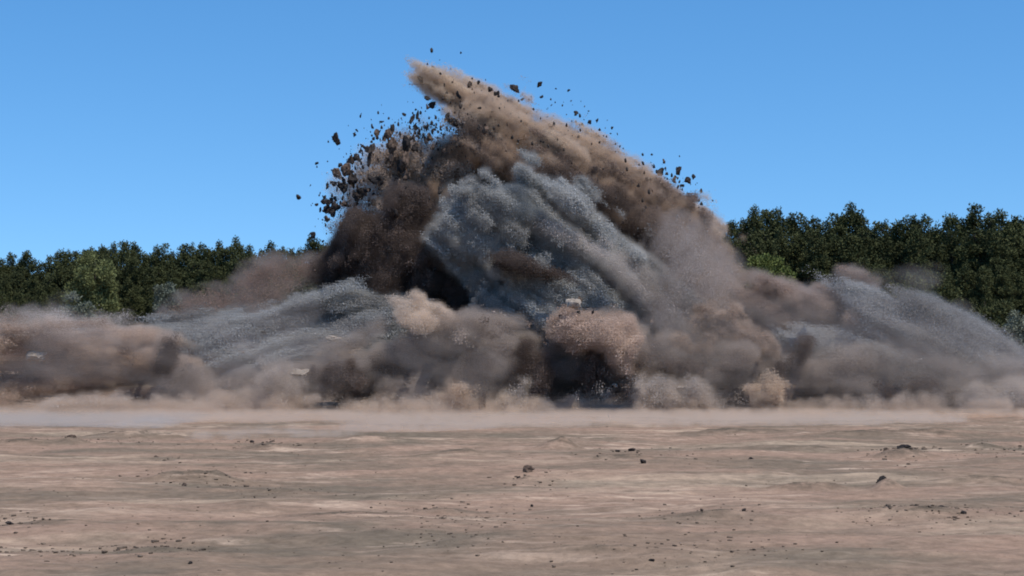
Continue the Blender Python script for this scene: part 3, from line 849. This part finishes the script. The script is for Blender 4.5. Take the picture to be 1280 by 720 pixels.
# ------------------------------------------------------------------ clods
def clod_mesh(name, seed, mat, elong=1.0, sub=3):
    import bmesh
    bm = bmesh.new()
    bmesh.ops.create_icosphere(bm, subdivisions=sub, radius=1.0)
    P = np.array([v.co[:] for v in bm.verts], np.float32)
    n = fbm(P * 0.9 + seed * 3.1, 900 + seed, 2)
    n2 = fbm(P * 2.6 + seed, 930 + seed, 3, 0.6, billow=True)
    s = 0.55 + 1.0 * n + 0.5 * (n2 - 0.4)
    rs = np.random.RandomState(seed)
    for k in range(5):   # knock flats off it
        d = rs.normal(size=3); d /= np.linalg.norm(d)
        h = P @ d
        s = np.where(h > 0.55, s * (0.55 / np.maximum(h, .55)) ** 0.9, s)
    P = P * s[:, None] * (1.0, 0.8, elong)
    P /= np.abs(P).max()
    for v, p in zip(bm.verts, P): v.co = p
    me = bpy.data.meshes.new(name)
    bm.to_mesh(me); bm.free()
    me.materials.append(mat)
    return me


dark_m = [clod_mesh("clod", 1 + k, M_CLOD, 0.8 + 0.15 * k) for k in range(6)]
brown_m = [clod_mesh("clod", 20 + k, M_CLOD2, 0.8 + 0.12 * k) for k in range(4)]
pale_m = [clod_mesh("rock", 40 + k, M_PALE, 0.8) for k in range(3)]
rc = random.Random(5)


def clod(name, me, loc, r, label, cat, group=None, el=None, rot=None):
    o = bpy.data.objects.new(name, me)
    COL.objects.link(o)
    o.location = loc
    e = el or rc.uniform(0.75, 1.35)
    o.scale = (r, r, r * e)
    o.rotation_euler = rot or (rc.uniform(-.9, .9), rc.uniform(-.9, .9), rc.uniform(0, 6.28))
    tag(o, label, cat, group)
    return o


# clods seen one by one against the sky: (px, py, radius px, elongation)
named = [
    (542, 86, 5.5, "dark clod just above the tip of the tan streak, topmost of the larger ones"),
    (526, 100, 5, "dark clod at the very tip of the tan streak"),
    (534, 80, 2.2, "tiny dark clod above the tip of the tan streak"),
    (576, 66, 1.8, "tiny lone clod high above the blast, highest of all"),
    (534, 122, 4.5, "dark clod under the tan streak, upper of a touching pair"),
    (540, 131, 6, "wide dark clod under the tan streak, lower of a touching pair"),
    (579, 114, 3.4, "small round dark clod resting above the tan streak"),
    (596, 128, 4.8, "round dark clod against the middle of the tan streak"),
    (571, 134, 4.2, "dark clod below the middle of the tan streak"),
    (598, 103, 3, "small dark clod in the sky above the middle of the tan streak"),
    (612, 112, 4.2, "dark clod in the sky right of the tan streak, left of the ragged one"),
    (644, 112, 7.5, "large ragged dark clod above the crest, left of the round one"),
    (653, 124, 3.2, "small dark clod just below the large ragged one"),
    (674, 105, 5, "round black clod alone in the sky above the crest"),
    (677, 121, 3.6, "small dark clod under the round black one"),
    (695, 111, 2.0, "tiny clod right of the round black one"),
    (711, 113, 2.8, "small dark clod in the sky, upper right above the crest"),
    (714, 126, 2.0, "tiny clod below the upper right small one"),
    (720, 140, 3.2, "small dark clod above the tan slope, top of the loose string"),
    (720, 152, 2.6, "slim dark clod hanging below the top of the loose string"),
    (728, 156, 3.3, "dark clod in the loose string over the tan slope"),
    (737, 153, 3.8, "longest dark clod of the loose string over the tan slope"),
    (746, 151, 2.6, "small clod at the right of the loose string"),
    (736, 139, 2.2, "tiny clod at the upper right of the loose string"),
    (746, 169, 2.2, "tiny clod just above the tan slope below the string"),
    (765, 160, 2.4, "small lone clod right of the loose string"),
    (773, 197, 3.4, "dark clod touching the tan slope, upper of two"),
    (781, 204, 3.8, "dark clod touching the tan slope, lower of two"),
    (804, 204, 2.6, "small clod above the lower tan slope"),
    (451, 144, 3.0, "slim lone clod in the sky at the upper left"),
    (446, 163, 2.0, "tiny lone clod at the upper left below the slim one"),
    (465, 158, 3.6, "slim clod in the sky left of the clod cloud"),
    (406, 254, 3.4, "slim clod at the far left of the clod cloud"),
    (410, 262, 6, "long dark clod at the far left edge, lower of the two"),
    (407, 281, 2.6, "lone tiny clod below the far left clods"),
    (417, 229, 5.2, "ragged dark clod at the left edge of the clod cloud"),
    (437, 200, 7.0, "tall dark clod at the upper left edge of the clod cloud"),
    (449, 200, 4.2, "slim dark clod right beside the tall one"),
    (458, 186, 8.5, "large dark clod at the upper left corner of the clod cloud"),
    (825, 216, 7.0, "tall dark clod at the right end of the crest, left of three"),
    (848, 213, 6.0, "dark clod at the right end of the crest, highest of three"),
    (860, 226, 5.5, "dark clod at the right end of the crest, rightmost of three"),
]
for px, py, r, lab in named:
    Y = 148.5 + rc.uniform(-2, 2)
    clod("flying_clod", rc.choice(dark_m), at(px, py, Y), r * Y / FPX * 1.05, lab, "clod", "dirt clods flying against the sky")


def swarm(cx, cy, sx, sy, ang, n, r0, r1, Y, label, group, mats=(0.75,)):
    a = R(ang)
    for k in range(n):
        u, v = rc.gauss(0, 1) * sx, rc.gauss(0, 1) * sy
        px = cx + u * math.cos(a) - v * math.sin(a); py = cy - u * math.sin(a) - v * math.cos(a)
        r = r0 + (r1 - r0) * rc.random() ** 2.2
        me = rc.choice(dark_m if rc.random() < mats[0] else brown_m)
        y = Y + rc.uniform(-2.5, 2.5)
        clod("flying_clod", me, at(px, py, y), r * y / FPX, label, "clod", group, el=rc.uniform(0.8, 1.9), rot=(rc.uniform(-.4, .4), rc.uniform(-.5, .5), rc.uniform(0, 6.28)))


swarm(434, 238, 19, 32, -20, 50, 2.8, 10.0, 146.5, "dark clod in the loose cloud at the left shoulder of the blast", "clods in the loose cloud at the left shoulder")
swarm(452, 285, 11, 20, 0, 26, 1.8, 6, 145, "small dark clod falling below the left shoulder of the blast", "clods falling below the left shoulder")
swarm(500, 192, 38, 24, 25, 48, 2.8, 11, 144.5, "brown or dark clod massed above the left shoulder of the blast", "clods massed above the left shoulder", (0.6,))
swarm(525, 160, 34, 17, 20, 26, 2.0, 7.5, 148.5, "small dark clod between the left shoulder and the tan streak", "clods between the shoulder and the streak")
swarm(590, 160, 18, 18, 0, 16, 2.0, 8, 145, "dark brown clod under the tan streak on the face of the blast", "clods under the tan streak", (0.6,))
swarm(505, 270, 24, 34, 0, 26, 1.8, 5.0, 138.5, "dark clod in front of the dark soil core", "clods in front of the dark core", (0.5,))
swarm(845, 228, 16, 9, -35, 14, 1.6, 5.5, 147, "dark clod at the right end of the crest", "clods at the right end of the crest", (0.6,))
swarm(640, 135, 50, 12, -15, 10, 0.8, 2.6, 149, "tiny dark clod above the tan crest", "tiny clods above the crest")
swarm(735, 160, 32, 10, -35, 14, 0.8, 2.2, 149, "tiny dark clod above the upper tan slope", "tiny clods above the slope")
swarm(800, 283, 30, 10, -10, 12, 1.5, 4, 143, "brown clod on the right half of the soil curtain", "clods on the right half of the curtain", (0.3,))
swarm(735, 400, 26, 10, -20, 14, 2.0, 5.0, 127.5, "dark clod thrown in front of the pinkish tan burst", "clods before the pinkish tan burst", (0.4,))

def small_clods():
    rs = np.random.RandomState(21)
    base = clod_mesh("crumb", 61, M_CLOD, 0.9, 1)
    bv = np.array([v.co[:] for v in base.vertices], np.float32)
    bf = np.array([list(p.vertices) for p in base.polygons])
    P, r = [], []
    for cx, cy, sx, sy, ang, n in [(440, 238, 18, 30, -20, 260), (452, 288, 14, 22, 0, 160), (505, 200, 44, 30, 25, 420), (535, 165, 30, 14, 20, 150), (590, 165, 26, 22, -20, 120),
                                   (845, 232, 22, 10, -35, 60), (620, 125, 60, 12, -20, 40), (735, 165, 40, 12, -32, 40), (700, 225, 60, 22, -30, 170), (800, 280, 40, 22, -40, 110), (510, 290, 30, 36, 0, 160)]:
        a = R(ang)
        for k in range(n):
            u, v = rs.normal() * sx, rs.normal() * sy
            y = (138.5 if cx == 510 else 143.5 if cx in (700, 800) else 146) + rs.uniform(-2, 2)
            P.append(at(cx + u * math.cos(a) - v * math.sin(a), cy - u * math.sin(a) - v * math.cos(a), y)[:])
            r.append((0.7 + 2.0 * rs.rand() ** 2.5) * y / FPX)
    P = np.array(P); r = np.array(r); n = len(P)
    a = rs.rand(n) * 6.28
    V = np.repeat(bv[None], n, 0) * r[:, None, None] * np.stack([rs.uniform(.6, 1.2, n), rs.uniform(.6, 1.2, n), rs.uniform(.8, 1.9, n)], 1)[:, None, :]
    c, s_ = np.cos(a)[:, None], np.sin(a)[:, None]
    V = np.stack([V[:, :, 0] * c - V[:, :, 1] * s_ + P[:, 0:1], V[:, :, 0] * s_ + V[:, :, 1] * c + P[:, 1:2], V[:, :, 2] + P[:, 2:3]], 2)
    F = bf[None] + (np.arange(n) * len(bv))[:, None, None]
    me = mesh_np("flying_crumbs", V.reshape(-1, 3), F.reshape(-1, 3)); me.materials.append(M_CLOD)
    o = bpy.data.objects.new("flying_crumbs", me); COL.objects.link(o)
    tag(o, "hundreds of tiny dark crumbs flying among the larger clods", "rubble", None, "stuff")


small_clods()
for px, py, r, el, Y, lab in [(719, 381, 14, 0.85, 127.6, "round pale boulder thrown up in front of the grey gravel curl"),
                              (697, 229, 9, 0.8, 141.5, "pale round boulder high on the brown soil curtain"),
                              (378, 466, 18, 0.36, 129.6, "long flat pale slab in the front wall of soil"),
                              (418, 424, 12, 0.5, 131.5, "flat sandy boulder above the long pale slab"),
                              (48, 446, 18, 0.6, 132.2, "rounded tan boulder at the left end of the blast"),
                              (960, 492, 15, 0.9, 127.8, "blocky tan boulder near the foot of the blast, right of centre"),
                              (848, 486, 14, 0.4, 128.0, "flat pale rock low in the front wall, right of centre"),
                              (767, 482, 6, 0.7, 127.8, "small pale rock low in the front wall under the tan burst")]:
    clod("boulder", rc.choice(pale_m), at(px, py, Y), r * Y / FPX, lab, "boulder", "pale boulders thrown up by the blast", el=el, rot=(0.1, rc.uniform(-.2, .2), rc.uniform(0, 6.28)))

# clods lying on the ground
gc = [(90, 553, 9, "dark clod on the low ridge at the far left of the ground"),
      (660, 592, 10, "dark brown pointed clod lying in the middle of the ground"),
      (648, 595, 3.5, "small clod touching the left of the pointed one"),
      (1103, 603, 14, "wide dark mound shaped clod on the right of the ground"),
      (805, 580, 7, "flat black clod right of the pointed middle one"),
      (1224, 556, 6, "dark clod at the far right near the dust"),
      (938, 572, 6, "dark clod in the middle distance right of centre"),
      (790, 562, 5, "dark clod near the low dust right of centre"),
      (772, 562, 4, "small dark clod left of its twin near the low dust"),
      (1130, 563, 12, "broad dark lump on the low mound at right"),
      (1108, 567, 6, "smaller lump at the left foot of the broad right one"),
      (230, 605, 5, "small dark clod in front of the long low ridge at left"),
      (315, 554, 4, "small dark clod on the left of the distant ridge"),
      (362, 558, 4, "small dark clod on the right of the distant ridge"),
      (12, 656, 7, "dark clod at the left edge of the ground"),
      (180, 679, 6, "black clod in the near cluster at lower left"),
      (208, 677, 6, "black clod at the right of the near lower left cluster"),
      (238, 708, 4, "lone black clod at the bottom left"),
      (652, 715, 7, "dark clod cut by the bottom edge in the middle"),
      (815, 699, 5, "dark clod near the bottom right of centre"),
      (929, 644, 5, "dark clod on the near ground right of centre"),
      (842, 643, 4, "reddish brown clod left of the near dark clod"),
      (877, 648, 3.5, "small clod between the near two right of centre"),
      (575, 634, 4, "low dark clod on the near ground left of the middle"),
      (1178, 643, 6, "dark clod in the rubble patch at right"),
      (1205, 647, 5, "dark clod at the right of the rubble patch"),
      (195, 573, 3.5, "small clod in the distance above the long low ridge"),
      (140, 541, 5, "flat dark clod at the edge of the low dust, left"),
      (183, 540, 5, "flat dark clod right of its twin at the edge of the low dust"),
      (665, 629, 4, "small reddish clod below the pointed middle one")]
for px, py, r, lab in gc:
    g = on_ground(px, py)
    z = float(ground_z(g.x, g.y)[0])
    rr = r * g.y / FPX
    clod("dirt_clod", rc.choice(dark_m if rc.random() < .7 else brown_m), (g.x, g.y, z + rr * 0.28), rr, lab, "clod", "dirt clods lying on the ground", el=0.62, rot=(0.1, 0.1, rc.uniform(0, 6.28)))


def rubble():
    """small crumbs scattered over the dirt, thick in a few patches"""
    rs = np.random.RandomState(8)
    base = clod_mesh("crumb", 60, M_CLOD2, 0.8, 1)
    bv = np.array([v.co[:] for v in base.vertices], np.float32)
    bf = np.array([list(p.vertices) for p in base.polygons])
    px = []; rad = []
    for cx, cy, sx, sy, n, r in [(330, 556, 26, 3, 60, 1.6), (255, 597, 40, 5, 130, 1.5), (190, 680, 38, 7, 110, 2.4), (60, 684, 60, 7, 90, 2.0), (20, 652, 26, 5, 40, 2.2), (340, 612, 30, 3, 50, 1.4),
                                 (1130, 566, 26, 5, 110, 1.9), (1165, 645, 60, 6, 170, 2.0), (1010, 600, 30, 3, 50, 1.3), (780, 566, 40, 5, 90, 1.4), (560, 640, 70, 12, 130, 1.5), (880, 647, 50, 6, 80, 1.6),
                                 (670, 600, 30, 5, 60, 1.5), (860, 690, 90, 12, 120, 1.8), (1240, 560, 30, 6, 80, 1.5), (110, 552, 60, 4, 110, 1.3), (215, 572, 20, 4, 40, 1.3), (560, 668, 40, 10, 90, 1.6), (400, 650, 120, 20, 90, 1.2)]:
        for k in range(n):
            g = on_ground(cx + rs.normal() * sx, max(536, cy + rs.normal() * sy))
            px.append((g.x, g.y)); rad.append(r * (0.4 + 1.5 * rs.rand() ** 2) * g.y / FPX)
    for k in range(1200):
        y = 26 + 90 * rs.rand() ** 1.3
        px.append((rs.uniform(-0.36, 0.36) * y, y)); rad.append(0.008 + 0.03 * rs.rand() ** 4 + y * 0.00012)
    px = np.array(px); rad = np.array(rad)
    z = ground_z(px[:, 0], px[:, 1])
    n = len(px)
    a = rs.rand(n) * 6.28
    V = np.repeat(bv[None], n, 0) * rad[:, None, None] * np.stack([rs.uniform(.8, 1.4, n), rs.uniform(.8, 1.3, n), rs.uniform(.5, .8, n)], 1)[:, None, :]
    c, s = np.cos(a)[:, None], np.sin(a)[:, None]
    X = V[:, :, 0] * c - V[:, :, 1] * s; Yv = V[:, :, 0] * s + V[:, :, 1] * c
    V = np.stack([X + px[:, 0:1], Yv + px[:, 1:2], V[:, :, 2] + (z + rad * 0.2)[:, None]], 2)
    F = bf[None] + (np.arange(n) * len(bv))[:, None, None]
    me = mesh_np("soil_crumbs", V.reshape(-1, 3), F.reshape(-1, 3))
    me.materials.append(M_CRUMB)
    o = bpy.data.objects.new("soil_crumbs", me); COL.objects.link(o)
    tag(o, "small dark crumbs of soil scattered over the bare dirt", "rubble", None, "stuff")


rubble()
